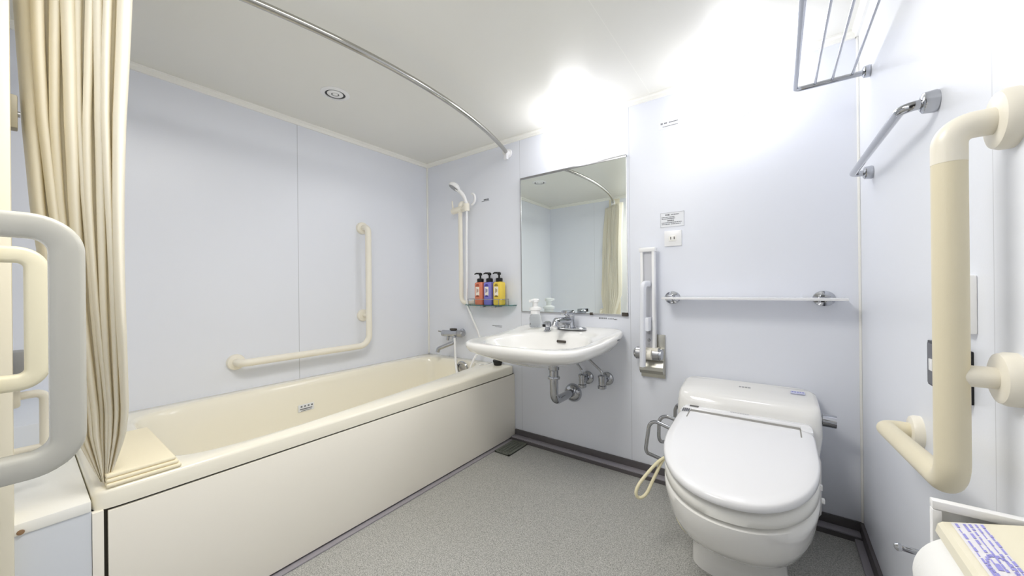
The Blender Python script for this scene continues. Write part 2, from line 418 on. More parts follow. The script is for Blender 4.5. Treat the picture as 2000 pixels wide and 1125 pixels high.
# ------------------------------------------------------------------ stickers and plates
def sticker(name, label, lo, hi, lines, mback=m_paperw, border=False, y=-.0012, mprint=m_print, cat='sticker'):
    t = thing(name, label, cat, ((lo[0]+hi[0])/2, 0, lo[1]))
    B((lo[0], y, lo[1]), (hi[0], .0006, hi[1])).build('sheet', mback, t, smooth=False)
    p = MB(); w_ = hi[0]-lo[0]; h_ = hi[1]-lo[1]
    for (fy, x0, x1, th, gap) in lines:
        x = x0
        while x < x1:
            l = random.uniform(.03, .08)*(1 if gap else 2); l = min(l, x1-x)
            p.box((lo[0]+x*w_, y-.0006, lo[1]+(fy-th/2)*h_), (lo[0]+(x+l)*w_, y-.0001, lo[1]+(fy+th/2)*h_)); x += l+.015
    p.build('print', mprint, t, smooth=False)
    if border:
        e = MB()
        for a, b_, c, d in ((lo[0], lo[1], hi[0], lo[1]+.0022), (lo[0], hi[1]-.0022, hi[0], hi[1]), (lo[0], lo[1], lo[0]+.0026, hi[1]), (hi[0]-.0026, lo[1], hi[0], hi[1])):
            e.box((a, y-.0006, b_), (c, y-.0001, d))
        e.build('border', mat('pale print', (196, 198, 204), .6), t, smooth=False)
    return t
sticker('notice_sticker', 'white notice sticker with printed lines above the power outlet', (1.902, 1.357), (2.023, 1.436), [(.84, .22, .40, .10, 1), (.84, .46, .78, .06, 1), (.68, .06, .6, .05, 1), (.58, .06, .62, .05, 1), (.44, .30, .58, .08, 1), (.31, .06, .9, .05, 1), (.2, .06, .42, .05, 1), (.2, .45, .85, .05, 1)], border=True, cat='notice')
sticker('lamp_sticker', 'small white sticker with faint text high on the wall left of the toilet lamp', (1.899, 1.893), (2.001, 1.934), [(.72, .10, .2, .22, 1), (.72, .28, .42, .18, 1), (.72, .52, .95, .12, 1), (.28, .2, .95, .08, 1)])
sticker('shower_sticker', 'tiny faint sticker on the wall beside the shower handset', (.610, 1.688), (.692, 1.712), [(.65, .3, .9, .45, 1), (.25, .05, .95, .16, 1)], mback=m_wb)
sticker('basin_sticker', 'tiny faint sticker on the wall just under the mirror', (1.535, .838), (1.66, .856), [(.6, .05, .45, .5, 1), (.5, .5, .8, .3, 1), (.3, .8, .95, .3, 1)], mback=m_wb)
sticker('faucet_sticker', 'tiny faint sticker on the wall left of the washbasin rim', (.70, .742), (.80, .765), [(.8, .05, .95, .2, 1), (.4, .3, .95, .12, 1)], mback=m_wb)
t = thing('power_outlet', 'white square power outlet plate on the wall below the notice', 'outlet', (1.966, 0, 1.25))
B((1.923, -.010, 1.252), (2.010, 0, 1.336), .004).build('plate', m_white, t)
o = B((1.9455, -.013, 1.279), (1.985, -.008, 1.309), .002).build('socket', m_seat, t)
s_ = B((1.955, -.0136, 1.288), (1.959, -.0128, 1.302)); s_.box((1.972, -.0136, 1.288), (1.976, -.0128, 1.302)); s_.build('slots', m_dark, sub(o, t), smooth=False)

# ------------------------------------------------------------------ washbasin
BX = 1.36
t = thing('washbasin', 'white wall-hung washbasin with an oval bowl under the mirror', 'washbasin', (BX, 0, .55))
NB = 96
def bz(y): return interp([(-.72, .752), (-.22, .756), (-.12, .778), (0, .79)], y)
def bout(inset, dz, fr=0, back=0, squ=5):
    ring = []
    hw = .355-inset; y0 = -.715+inset+fr; y1 = -.001-back
    for k in range(NB):
        a = 2*PI*k/NB; c, s2 = math.cos(a), math.sin(a)
        e = squ if s2 < 0 else 9
        cx = math.copysign(abs(c)**(2/e), c); cy = math.copysign(abs(s2)**(2/e), s2)
        y = (y0+y1)/2+cy*(y1-y0)/2
        x = BX+cx*hw
        # front edge is gently bowed
        if s2 < 0: y += .02*(abs(cx)**2)
        z = bz(y)+dz
        ring.append(Vector((x, y, z)))
    return ring
def boval(sc_, dz, cy0=-.415):
    ring = []
    for k in range(NB):
        a = 2*PI*k/NB; c, s2 = math.cos(a), math.sin(a)
        cx = math.copysign(abs(c)**(2/2.4), c); cy = math.copysign(abs(s2)**(2/2.4), s2)
        y = cy0+cy*.245*sc_; x = BX+cx*.285*sc_
        ring.append(Vector((x, y, bz(max(y, -.72))+dz)))
    return ring
def bhull(w_, y0, y1, z, e=3.2):
    ring = []
    for k in range(NB):
        a = 2*PI*k/NB; c, s2 = math.cos(a), math.sin(a)
        cx = math.copysign(abs(c)**(2/e), c); cy = math.copysign(abs(s2)**(2/e), s2)
        ring.append(Vector((BX+cx*w_, (y0+y1)/2+cy*(y1-y0)/2, z)))
    return ring
rings = [bhull(.06, -.40, -.26, .625), bhull(.13, -.48, -.10, .628), bhull(.24, -.59, -.02, .650), bhull(.315, -.66, -.002, .683, 4),
         bout(.014, -.05), bout(.002, -.028), bout(0, -.014), bout(.004, -.003), bout(.014, .0), bout(.03, .0),
         boval(1.06, -.001), boval(1.0, -.006), boval(.96, -.02), boval(.88, -.06), boval(.72, -.105), boval(.45, -.128), boval(.1, -.135)]
for r_ in rings[-3:]:
    zc = sum(p.z for p in r_)/len(r_)
    for p in r_: p.z = zc
MB().loft(rings).build('bowl', m_por, t, ang=70)
m_bowlin = None
MB().lathe([(0, 0), (.024, 0), (.024, .004), (.016, .006), (0, .004)], mapZ((BX, -.415, .623))).build('drain_ring', m_chrome, t)
# overflow slot in the rear bowl wall
sl = MB().tube([(BX+.005, -.204, .720), (BX+.06, -.206, .720)], .0075, 10)
o = sl.build('overflow_slot', m_dark, t); o['label'] = 'small dark overflow slot'
B((1.7130, -.165, .742), (1.7157, -.135, .749)).build('maker_mark', m_print, t)

# faucet
FXc, FYc, FZd = 1.402, -.095, .783
t = thing('basin_faucet', 'chrome single-lever faucet on the washbasin deck', 'faucet', (FXc, FYc, FZd))
pl = [(FXc+x, FYc+y) for x, y in sq(40, .098, .036, 2.6)]
MB().loft([[Vector((x, y, FZd+dz)) for x, y in pl] for dz in (0, .008)]+[[Vector((FXc+(x-FXc)*.9, FYc+(y-FYc)*.85, FZd+.014)) for x, y in pl]]).build('base_plate', m_chrome, t)
MB().lathe([(.040, .010), (.034, .03), (.029, .060), (.028, .078), (0, .080)], mapZ((FXc-.008, FYc, FZd))).build('body', m_chrome, t)
MB().tube(fillet([(FXc-.008, FYc+.01, FZd+.050), (FXc-.016, FYc-.165, FZd+.056), (FXc-.017, FYc-.178, FZd+.030)], .014), [.024]*2+[.018]*8, 16).build('spout', m_chrome, t)
lv = MB().lathe([(.028, .078), (.030, .082), (.029, .104), (.022, .110), (0, .112)], mapZ((FXc-.008, FYc, FZd)))
lv.box((FXc-.030, FYc-.075, FZd+.090), (FXc+.014, FYc+.022, FZd+.116), .007, 2)
lv.build('lever', m_chrome, t)
t = thing('plug_lever', 'small chrome pop-up knob with a dark slot left of the faucet', 'knob', (1.27, -.155, .766))
MB().lathe([(0, 0), (.020, 0), (.024, .006), (.016, .010), (.015, .024), (.024, .028), (.024, .056), (.014, .062), (0, .062)], mapZ((1.27, -.155, .768))).build('knob', m_chrome, t)
B((1.250, -.183, .796), (1.270, -.168, .812), .002).build('slot', m_black, t)

# soap dispenser
t = thing('soap_dispenser', 'clear foam soap bottle with a white pump on the basin deck', 'soap dispenser', (1.148, -.10, .775))
P = mapZ((1.148, -.10, .782))
MB().lathe([(0, 0), (.036, 0), (.040, .006), (.040, .062), (.034, .078), (.028, .084), (.028, .088), (0, .088)], P, 32).build('bottle', m_soap, t)
MB().lathe([(0, .086), (.031, .086), (.031, .108), (.040, .112), (.040, .124), (.026, .132), (.017, .134), (.017, .158), (.025, .162), (.025, .178), (.018, .184), (0, .185)], P, 32).build('pump', m_white, t)
MB().tube([(1.148, -.10, .957), (1.148, -.165, .953)], [.010, .008], 10).build('nozzle', m_white, t)
B((1.130, -.1405, .800), (1.136, -.139, .81)).build('print', m_print, t); 

# trap and pipes below the basin
TXp, TYp = 1.364, -.246
t = thing('drain_trap', 'chrome drain pipe with an elbow into the wall under the washbasin', 'drain pipe', (TXp, TYp, .36))
MB().lathe([(0, .045), (.038, .045), (.040, .03), (.034, .02), (.031, -.03), (.026, -.034), (.025, -.075), (0, -.075)], mapZ((TXp, TYp, .590))).build('tailpiece', m_chrome, t)
MB().lathe([(.02, 0), (.034, 0), (.036, -.006), (.034, -.014), (.02, -.016)], mapZ((TXp, TYp, .520))).build('slip_nut', m_chrome, t)
MB().tube(fillet([(TXp, TYp, .515), (TXp, TYp, .375), (TXp, -.002, .372)], .05, 10), .0245, 20).build('elbow_pipe', m_chrome, t)
MB().lathe([(0, 0), (.058, 0), (.056, .012), (.044, .026), (.030, .034), (.026, .034), (0, .034)], mapY((TXp, 0, .368)), 32).build('wall_flange', m_chrome, t)
MB().tube([(TXp-.03, TYp-.03, .612), (TXp-.05, TYp-.05, .612)], .006, 8).tube([(TXp-.05, TYp-.05, .62), (TXp-.05, TYp-.05, .598)], .012, 10).build('rod_screw', m_satin, t)
def valve(x, z, label, dirx):
    t = thing('stop_valve', label, 'valve', (x, 0, z), 'stop valves under the washbasin')
    MB().lathe([(0, 0), (.040, 0), (.038, .010), (.024, .020), (.016, .022), (0, .022)], mapY((x, 0, z)), 28).build('wall_flange', m_chrome, t)
    b_ = MB().tube([(x, -.015, z), (x, -.088, z)], .019, 16); b_.tube([(x, -.078, z-.022), (x, -.078, z+.022)], [.021, .021], 16)
    b_.lathe([(.012, .0), (.024, .002), (.024, .012), (.015, .018), (0, .018)], mapZ((x, -.078, z+.020))); b_.build('body', m_chrome, t)
    MB().lathe([(0, 0), (.014, 0), (.016, .004), (.025, .008), (.025, .022), (.016, .028), (0, .028)], Matrix.Translation((x, -.080, z-.018)) @ Matrix.Rotation(PI, 4, 'X')).build('handle', m_chrome, t)
    MB().tube(fillet([(x, -.078, z+.03), (x, -.078, z+.055), (x+dirx, -.07, .672), (x+dirx-.01, -.07, .70)], .025), .0072, 10).build('supply_tube', m_chrome, t)
valve(1.464, .478, 'left chrome stop valve on the wall below the washbasin, nearer the drain pipe', -.12)
valve(1.589, .488, 'right chrome stop valve on the wall below the washbasin, nearer the toilet', -.17)

# ------------------------------------------------------------------ shower: slide bar, handset, hose, mixer
t = thing('shower_slide_bar', 'ivory shower slide bar with a handset bracket on the back wall', 'shower bar', (.45, 0, .93))
MB().tube(fillet([(.447, -.004, 1.70), (.447, -.062, 1.70), (.450, -.062, .935), (.53, -.062, .925), (.53, -.004, .925)], [.03, .06, .03]), .0165, 16).build('bar', m_ivory, t)
for p in ((.447, 0, 1.70), (.53, 0, .925)):
    MB().lathe([(0, 0), (.03, 0), (.03, .008), (.02, .013), (0, .013)], mapY(p)).build('flange', m_ivory, t)
br = MB().tube([(.37, -.066, 1.640), (.475, -.066, 1.648)], .024, 18); br.tube([(.475, -.068, 1.648), (.53, -.085, 1.648)], .016, 12)
o = br.build('slider', m_ivory, t)
MB().tube([(.378, -.07, 1.64), (.374, -.075, 1.72)], [.008, .005], 10).build('lock_lever', m_ivory, sub(o, t))
MB().tube([(.552+.034*math.sin(a), -.045, 1.715+.042*math.cos(a)) for a in [PI*k/10 for k in range(11)]], .009, 10).build('hook', m_white, sub(o, t))
MB().lathe([(.013, -.026), (.022, -.026), (.024, .028), (.015, .028)], Matrix.Translation((.54, -.09, 1.645)) @ Matrix.Rotation(.12, 4, 'X')).build('cradle', m_ivory, sub(o, t))
t = thing('shower_handset', 'white shower handset tilted in its bracket with a hose hanging to the bath', 'shower head', (.54, -.09, 1.62))
MB().tube(smooth_path([(.54, -.088, 1.615), (.537, -.094, 1.69), (.52, -.115, 1.745), (.485, -.14, 1.785)], 6), [.012]*4+[.013]*6+[.015]*9, 14).build('handle', m_white, t)
hd = Matrix.Translation((.475, -.148, 1.800)) @ Vector((-.35, -.42, -.84)).normalized().to_track_quat('Z', 'Y').to_matrix().to_4x4()
MB().lathe([(0, -.028), (.022, -.026), (.042, -.010), (.046, 0), (.046, .010), (.042, .014), (0, .014)], hd, 32).build('head', m_white, t)
MB().lathe([(0, .013), (.040, .013), (.038, .017), (0, .018)], hd, 32).build('spray_face', m_grey, t)
hose = smooth_path([(.54, -.088, 1.615), (.535, -.088, 1.4), (.530, -.085, 1.1), (.532, -.085, .93), (.575, -.078, .82), (.632, -.07, .70), (.66, -.09, .60), (.64, -.14, .52), (.60, -.16, .42), (.545, -.17, .36), (.49, -.155, .40), (.45, -.13, .47), (.425, -.11, .57), (.405, -.095, .655)], 10)
o = MB().tube(hose, .0085, 10).build('hose', m_white, t)

t = thing('bath_mixer', 'chrome thermostatic bath mixer with a spout above the bathtub end', 'faucet', (.36, 0, .62))
MB().tube([(.285, -.075, .683), (.425, -.075, .690)], .026, 20).build('body', m_chrome, t)
MB().lathe([(.022, 0), (.027, .004), (.027, .04), (.020, .05), (0, .05)], mapX((.425, -.075, .690)), 20).build('temperature_knob', m_satin, t)
k_ = MB().lathe([(.022, 0), (.026, .004), (.026, .028), (.018, .034), (0, .034)], mapX((.285, -.075, .683), -1), 20)
k_.tube([(.262, -.08, .69), (.228, -.10, .70)], [.007, .005], 8); k_.build('flow_knob', m_chrome, t)
for x in (.31, .40):
    b_ = MB().tube([(x, -.004, .687), (x, -.075, .687)], .014, 12); b_.lathe([(0, 0), (.032, 0), (.030, .010), (.018, .018), (0, .018)], mapY((x, 0, .687)))
    b_.build('wall_union', m_chrome, t)
B((.345, -.09, .712), (.40, -.06, .726), .004).build('button', m_dark, t)
MB().tube(fillet([(.385, -.078, .675), (.39, -.085, .62), (.300, -.165, .575), (.295, -.17, .548)], [.025, .012]), .0155, 14).build('spout', m_chrome, t)
MB().tube([(.315, -.075, .665), (.312, -.078, .630)], [.014, .012], 12).build('drain_nut', m_chrome, t)

# glass shelf with pump bottles
SZ = .918
t = thing('glass_shelf', 'small green-edged glass shelf with a wire guard under the pump bottles', 'shelf', (.70, 0, SZ))
pts = [(.488, -.002), (.93, -.002), (.93, -.05), (.90, -.095), (.83, -.125), (.59, -.125), (.52, -.095), (.488, -.05)]
MB().loft([[Vector((x, y, SZ-.007)) for x, y in pts], [Vector((x, y, SZ)) for x, y in pts]]).build('glass', m_green, t, smooth=False)
gd = MB().tube(fillet([(.545, -.012, SZ+.04), (.545, -.108, SZ+.04), (.868, -.108, SZ+.04), (.868, -.012, SZ+.04)], .02), .0022, 8)
for x, y in ((.545, -.02), (.565, -.108), (.85, -.108), (.868, -.02)): gd.tube([(x, y, SZ-.006), (x, y, SZ+.04)], .0022, 8)
gd.build('guard_wire', m_chrome, t)
bk = MB().box((.66, -.07, SZ-.020), (.80, -.0, SZ-.0075), .003); bk.lathe([(0, 0), (.012, 0), (.012, .012), (0, .012)], mapZ((.68, -.085, SZ-.020))); bk.lathe([(0, 0), (.012, 0), (.012, .012), (0, .012)], mapZ((.79, -.085, SZ-.020))); bk.build('support', m_satin, t)

def pump_bottle(x, y, mb_, ml, label):
    t = thing('pump_bottle', label, 'bottle', (x, y, SZ), 'pump bottles on the glass shelf')
    sh = sq(24, .037, .030, 6); body = MB()
    body.loft([[Vector((x+a*k, y+b_*k, SZ+.0005+dz)) for a, b_ in sh] for k, dz in ((.93, 0), (1, .005), (1, .150), (.94, .158), (.5, .166), (.46, .172))])
    body.build('body', mb_, t)
    MB().lathe([(0, .165), (.024, .165), (.025, .168), (.025, .188), (.018, .192), (0, .192)], mapZ((x, y, SZ)), 24).build('collar', m_black, t)
    pm = MB().lathe([(.007, .19), (.007, .212), (.013, .214), (.014, .228), (.006, .234), (0, .234)], mapZ((x, y, SZ)), 16)
    pm.tube([(x, y, SZ+.227), (x-.03, y-.012, SZ+.229), (x-.043, y-.017, SZ+.223)], [.007, .006, .004], 8); pm.build('pump', m_black, t)
    lb_ = B((x-.021, y-.0312, SZ+.066), (x+.014, y-.0302, SZ+.130)); o = lb_.build('label_patch', m_lab, t, smooth=False)
    p = MB()
    for fy, w_ in ((.060, .026), (.066, .02), (.137, .03), (.146, .018)):
        xx = x-.004-w_/2
        while xx < x-.004+w_/2: p.box((xx, y-.0316, SZ+fy-.003), (xx+.004, y-.0303, SZ+fy+.003)); xx += .0056
    for i in range(4): p.box((x-.012+i*.005, y-.0318, SZ+.085+i*.003), (x-.0095+i*.005, y-.0311, SZ+.118-i*.002))
    p.build('print', ml, sub(o, t), smooth=False)
pump_bottle(.646, -.062, m_or, m_lor, 'orange pump bottle, leftmost on the glass shelf')
pump_bottle(.728, -.056, m_bl, m_lbl, 'violet-blue pump bottle, middle one on the glass shelf')
pump_bottle(.822, -.062, m_ye, m_lye, 'yellow pump bottle, rightmost on the glass shelf')

# ------------------------------------------------------------------ grab bars
def flange(p, axis, root, r=.04, d=.022, name='flange'):
    M = {'+x': mapX(p), '-x': mapX(p, -1), '-y': mapY(p), '+y': Matrix.Translation(p) @ Matrix.Rotation(-PI/2, 4, 'X')}[axis]
    return MB().lathe([(0, 0), (r, 0), (r, d*.55), (r*.92, d*.9), (r*.8, d), (0, d)], M, 36).build(name, m_ivory, root)
D = .082; Yv = -.615
t = thing('grab_bar', 'ivory L-shaped grab bar on the left wall above the bathtub', 'grab bar', (0, -.99, .65), 'L-shaped grab bars')
MB().tube(fillet([(.006, Yv, 1.478), (D, Yv, 1.478), (D, Yv, .645), (D, -1.376, .645), (.006, -1.376, .645)], [.045, .075, .05], 10), .0205, 20).build('rail', m_ivory, t)
MB().tube([(.01, Yv, .852), (D, Yv, .852)], .014, 16).build('stem', m_ivory, t)
for y, z in ((Yv, 1.478), (Yv, .852), (-1.376, .645)): flange((0, y, z), '+x', t, .043)
# sleeve rings at the elbow joints
for p, q in (((D, Yv, 1.425), (D, Yv, 1.4235)), ((D, -1.325, .645), (D, -1.3235, .645))): MB().tube([p, q], .0212, 20).build('joint_ring', m_ivory, t)

GD = .064; GX = W-GD; GY = -1.212
t = thing('grab_bar', 'ivory L-shaped grab bar on the right wall, in the foreground beside the toilet', 'grab bar', (W, -1.0, .72), 'L-shaped grab bars')
R_ = .0198
zb, ze = .730, .668
MB().tube(fillet([(W-.006, GY, 1.280), (GX, GY, 1.280), (GX, GY, 1.225)], [.046], 12), R_, 28).build('upper_elbow', m_ivory, t)
MB().tube(fillet([(GX, GY, 1.226), (GX, GY, zb-.018), (GX, -.765, ze), (W-.006, -.765, ze)], [.05, .04], 12), R_*.985, 28).build('rail', m_ivory2, t)
MB().tube([(GX, GY, .892), (W-.01, GY, .892)], .0165, 20).build('stem', m_ivory, t)
for y, z, r_ in ((GY, 1.280, .044), (GY, .892, .040), (-.765, ze, .039)): flange((W, y, z), '-x', t, r_, .020)

# U-shaped handles on the near wall
def uhandle(x, zt, zb_, py_, m, label, wd=.036, wall=NEAR):
    t = thing('u_shaped_grab_bar', label, 'grab bar', (x, wall, (zt+zb_)/2), 'U-shaped grab bars on the near wall')
    sh = [(a, b_) for a, b_ in sq(20, wd/2, wd/2, 4)]
    y1 = py_-wd/2
    MB().tube(fillet([(x, wall+.001, zt-wd/2), (x, y1, zt-wd/2), (x, y1, zb_+wd/2), (x, wall+.001, zb_+wd/2)], .036, 10), 1, shape=sh).build('grip', m, t)
    for z in (zt-wd/2, zb_+wd/2): B((x-.026, wall, z-.026), (x+.026, wall+.006, z+.026), .002).build('mount', m, t)
uhandle(1.55, 1.150, .772, -2.021, m_hshade, 'large U-shaped grab handle coloured grey for its shaded side, nearest at the left edge')
uhandle(1.15, 1.132, .835, -2.042, m_hcream, 'cream U-shaped grab handle behind the larger one greyed for shade', .034)

# small fittings on the near wall by the tub end
t = thing('grab_bar', 'thin ivory grab bar behind the U-shaped handles at the end of the bathtub', 'grab bar', (.72, NEAR, .75))
flange((.72, NEAR, .750), '+y', t, .032, .035)
MB().tube(fillet([(.72, NEAR+.01, .75), (.72, -2.038, .753), (.72, -2.038, .58)], .018), .011, 12).build('rail', m_ivory, t)
flange((.72, NEAR, .60), '+y', t, .028, .02); MB().tube([(.72, NEAR+.01, .60), (.72, -2.038, .60)], .009, 10).build('stem', m_ivory, t)
t = thing('wall_box', 'small grey box on the near wall seen through the cream U-shaped handle', 'box', (.72, NEAR, .82))
B((.745, NEAR, .822), (.81, -2.070, .882), .006).build('body', m_grey, t); B((.755, -2.071, .828), (.80, -2.058, .868), .004).build('knob', m_beige, t)
t = thing('wall_bracket', 'small beige bracket plate on the near wall beside the curtain top', 'bracket', (.75, NEAR, 1.48))
B((.772, NEAR, 1.468), (.812, -2.080, 1.555), .004).build('plate', m_beige, t); MB().tube([(.792, -2.082, 1.51), (.792, -2.076, 1.51)], .008, 10).build('screw', m_satin, t)

# ------------------------------------------------------------------ folding support arm
t = thing('folding_support_rail', 'folding support rail swung upright on the wall between washbasin and toilet', 'grab bar', (1.85, 0, .53))
pf = []
B((1.795, -.016, .535), (1.922, 0, .772), .003).build('wall_plate', m_bsteel, t)
pp = [(0, .560), (.03, .560), (.045, .580), (.045, .60), (.028, .635), (.028, .70), (0, .70)]
MB().loft([[Vector((x, -.012-a, z)) for a, z in pp] for x in (1.797, 1.920)]).build('shroud', m_bsteel, t, smooth=False)
MB().tube([(1.785, -.058, .672), (1.905, -.058, .672)], .034, 24).build('hinge_barrel', m_satin, t)
MB().lathe([(0, 0), (.030, 0), (.030, .012), (.018, .016), (0, .016)], mapX((1.905, -.058, .672)), 24).build('hinge_cap', m_chrome, t)
MB().lathe([(0, 0), (.030, 0), (.028, .010), (.018, .016), (0, .017)], mapX((1.786, -.058, .672), -1), 24).build('hinge_knob', m_chrome, t)
ar = MB()
ar.box((1.812, -.075, .70), (1.826, -.035, 1.235), .003); ar.box((1.872, -.075, .70), (1.886, -.035, 1.235), .003)
ar.build('arm_rail', m_white, t)
B((1.826, -.056, .70), (1.872, -.05, 1.232)).build('arm_panel', mat('pale grey panel', (205, 206, 212), .4), t, smooth=False)
B((1.806, -.080, 1.225), (1.892, -.030, 1.248), .005).build('end_cap', m_white, t)
B((1.812, -.085, .685), (1.902, -.030, .706), .006).build('lower_cap', m_ivory, t)
MB().tube([(1.838, -.085, .672), (1.872, -.085, .672)], .028, 18).build('cover', m_ivory, t)
sq_ = [(a, b_) for a, b_ in sq(16, .012, .016, 4)]
MB().tube(fillet([(1.856, -.07, 1.052), (1.842, -.125, 1.052), (1.836, -.130, .612)], .05, 8), 1, shape=sq_, up=(1, 0, 0)).build('grip', mat('pale silver grip', (226, 228, 234), .3), t)
B((1.832, -.128, .80), (1.868, -.050, .872), .004).build('strap_plate', mat('white plate', (232, 234, 240), .3), t)
for z in (.745, .785): MB().lathe([(0, 0), (.008, 0), (.007, .004), (0, .005)], mapY((1.85, -.056, z))).build('bolt', m_satin, t)

# ------------------------------------------------------------------ glass shelf over toilet
t = thing('towel_shelf', 'long clear acrylic wall shelf above the toilet on two chrome brackets', 'shelf', (2.29, 0, .97))
B((1.935, -.135, .970), (2.645, -.012, .981), .002).build('shelf_board', m_frost, t)
for x in (1.96, 2.58):
    b_ = MB().lathe([(0, 0), (.040, 0), (.038, .010), (.026, .018), (.020, .022), (0, .022)], mapY((x, 0, .976)), 28, sx=1, sy=.85)
    b_.box((x-.018, -.075, .961), (x+.018, -.014, .972), .003); b_.box((x-.018, -.062, .981), (x+.018, -.014, .992), .003)
    b_.build('bracket', m_chrome, t)

# ------------------------------------------------------------------ toilet
CX = 2.287
t = thing('toilet', 'white low-tank toilet with closed shower-seat lid against the back wall', 'toilet', (CX, -.45, FZ))
NT = 80
def D_ring(hw, yf, yb, z, ef=2.15, eb=5, tilt=0, ym=None):
    ym = -.50 if ym is None else ym
    ring = []
    for k in range(NT):
        a = 2*PI*k/NT; c, s2 = math.cos(a), math.sin(a)
        e = ef if s2 < 0 else eb
        cx = math.copysign(abs(c)**(2/e), c); cy = math.copysign(abs(s2)**(2/e), s2)
        y = ym+cy*((ym-yf) if s2 < 0 else (yb-ym))
        ring.append(Vector((CX+cx*hw, y, z+tilt*(y-yf))))
    return ring
MB().loft([D_ring(.152, -.60, -.16, FZ, 2.6), D_ring(.150, -.60, -.16, .03, 2.6), D_ring(.146, -.60, -.17, .075, 2.6), D_ring(.152, -.63, -.17, .105, 2.5), D_ring(.172, -.70, -.17, .142, 2.4), D_ring(.200, -.79, -.17, .190, 2.3), D_ring(.222, -.846, -.17, .245, 2.2), D_ring(.235, -.880, -.17, .315), D_ring(.235, -.884, -.17, .340), D_ring(.227, -.874, -.17, .346)]).build('bowl', m_por, t, ang=60)
# tank
def T_ring(hw, y0, y1, z, e=7, zt=0):
    return [Vector((CX+a*hw, (y0+y1)/2+b_*(y1-y0)/2, z+zt*((b_+1)/2))) for a, b_ in sq(64, 1, 1, e)]
MB().loft([T_ring(.262, -.215, -.004, .34), T_ring(.272, -.218, -.004, .42), T_ring(.270, -.212, -.004, .49, 7, .006), T_ring(.266, -.196, -.004, .520, 7, .022), T_ring(.260, -.178, -.004, .532, 7, .030), T_ring(.245, -.158, -.006, .538, 7, .032), T_ring(.1, -.10, -.02, .552, 7, .016)]).build('tank', m_por, t, ang=60)
B((CX-.262, -.25, .12), (CX+.262, -.05, .36), .03, 4).build('tank_pedestal', m_por, t)
# seat unit
TL = .075   # lid rises gently toward the tank
MB().loft([D_ring(.226, -.872, -.25, .350), D_ring(.234, -.885, -.25, .356, tilt=.02), D_ring(.235, -.887, -.25, .384, tilt=.04), D_ring(.229, -.88, -.25, .390, tilt=.05)]).build('seat', m_seat, t, ang=60)
MB().loft([D_ring(.216, -.865, -.294, .4045, eb=14, tilt=.05), D_ring(.234, -.897, -.294, .4045, eb=14, tilt=.052), D_ring(.236, -.900, -.294, .4065, eb=14, tilt=.055), D_ring(.236, -.900, -.294, .423, eb=14, tilt=TL), D_ring(.230, -.893, -.295, .4285, eb=14, tilt=TL), D_ring(.205, -.86, -.297, .4315, eb=14, tilt=TL), D_ring(.06, -.60, -.40, .452, eb=8, tilt=TL)]).build('lid', m_lid, t, ang=60)
def surf(y): return .4322+TL*(y+.86)
def unit_ring(ins, z):
    # rear washlet housing with rounded rear corners
    out = []; y0, y1 = -.248+ins, -.192-ins
    for k in range(64):
        a = 2*PI*k/64; c, s2 = math.cos(a), math.sin(a); e = 20 if s2 < 0 else 4.5
        cx = math.copysign(abs(c)**(2/e), c); cy = math.copysign(abs(s2)**(2/e), s2)
        yc = -.236
        y = yc+cy*((yc-y0) if s2 < 0 else (y1-yc))
        out.append(Vector((CX+cx*(.235-ins), y, z)))
    return out
hs_ = MB().loft([unit_ring(0, .36), unit_ring(0, .468), unit_ring(.003, .4735), unit_ring(.010, .477)])
for s_ in (-1, 1):
    xa, xb = sorted((CX+s_*.197, CX+s_*.2345)); hs_.box((xa, -.300, .40), (xb, -.240, .4725), .002)
hs_.build('seat_housing', m_lid, t, ang=60)
m_slot_shade = mat('grey slot and shade', (150, 148, 142), .6)
B((CX-.1965, -.300, .40), (CX+.1965, -.244, .4675)).build('hinge_gap_shade', m_slot_shade, t, smooth=False)  # raised grey floor: shade of the hinge recess put into the colour
for s_ in (-1, 1):
    x_ = CX+s_*.1955; q = MB()
    ya_, yb_ = -.365, -.286
    q.loft([[Vector((x_+a, ya_, surf(ya_)-.004+b_)) for a, b_ in ((-.0022, 0), (.0022, 0), (.0022, .0042), (-.0022, .0042))], [Vector((x_+a, yb_, surf(yb_)-.004+b_)) for a, b_ in ((-.0022, 0), (.0022, 0), (.0022, .0042), (-.0022, .0042))]])
    q.build('hinge_slit', m_slot_shade, t, smooth=False)
o = B((CX-.207, -.238, .474), (CX-.170, -.214, .4778)).build('sensor_window', m_black, t, smooth=False); o['label'] = 'black sensor window'
p = MB()
for i in range(3):
    x = CX-.226
    while x < CX-.202: p.box((x, -.318-i*.014+.04, surf(-.30)-.004), (x+.005, -.312-i*.014+.04, surf(-.29)+.0028-.0006*i)); x += .0075
p.build('instruction_print', m_print, t, smooth=False)
p = MB(); x = CX-.045
while x < CX+.02: p.box((x, -.226, .4766), (x+.007, -.218, .4776)); x += .009
p.build('maker_mark', mat('light print', (176, 176, 180), .6), t, smooth=False)
p = MB()
for i in range(4): p.box((CX-.022+i*.012, -.074, .5575), (CX-.013+i*.012, -.064, .5605))
p.build('tank_mark', mat('light print', (176, 176, 180), .6), t, smooth=False)
o = B((CX+.172, -.075, .5595), (CX+.222, -.045, .5645)).build('tank_sticker', mat('pale blue sticker', (214, 218, 244), .4), t, smooth=False)
p = MB()
for i in range(5): p.box((CX+.176+i*.009, -.068, .5640), (CX+.182+i*.009, -.055, .5652))
p.build('print', m_purple, sub(o, t), smooth=False)
o = MB().tube([(CX+.262, -.130, .480), (CX+.272, -.130, .480), (CX+.273, -.130, .480), (CX+.316, -.130, .478)], [.018, .018, .0255, .025], 24).build('flush_lever', m_chrome, t); o['label'] = 'chrome flush lever'
c_ = B((CX+.232, -.56, .372), (CX+.240, -.545, .388), .002); c_.box((CX+.234, -.60, .350), (CX+.242, -.582, .362), .002); c_.build('side_button', m_white, t)
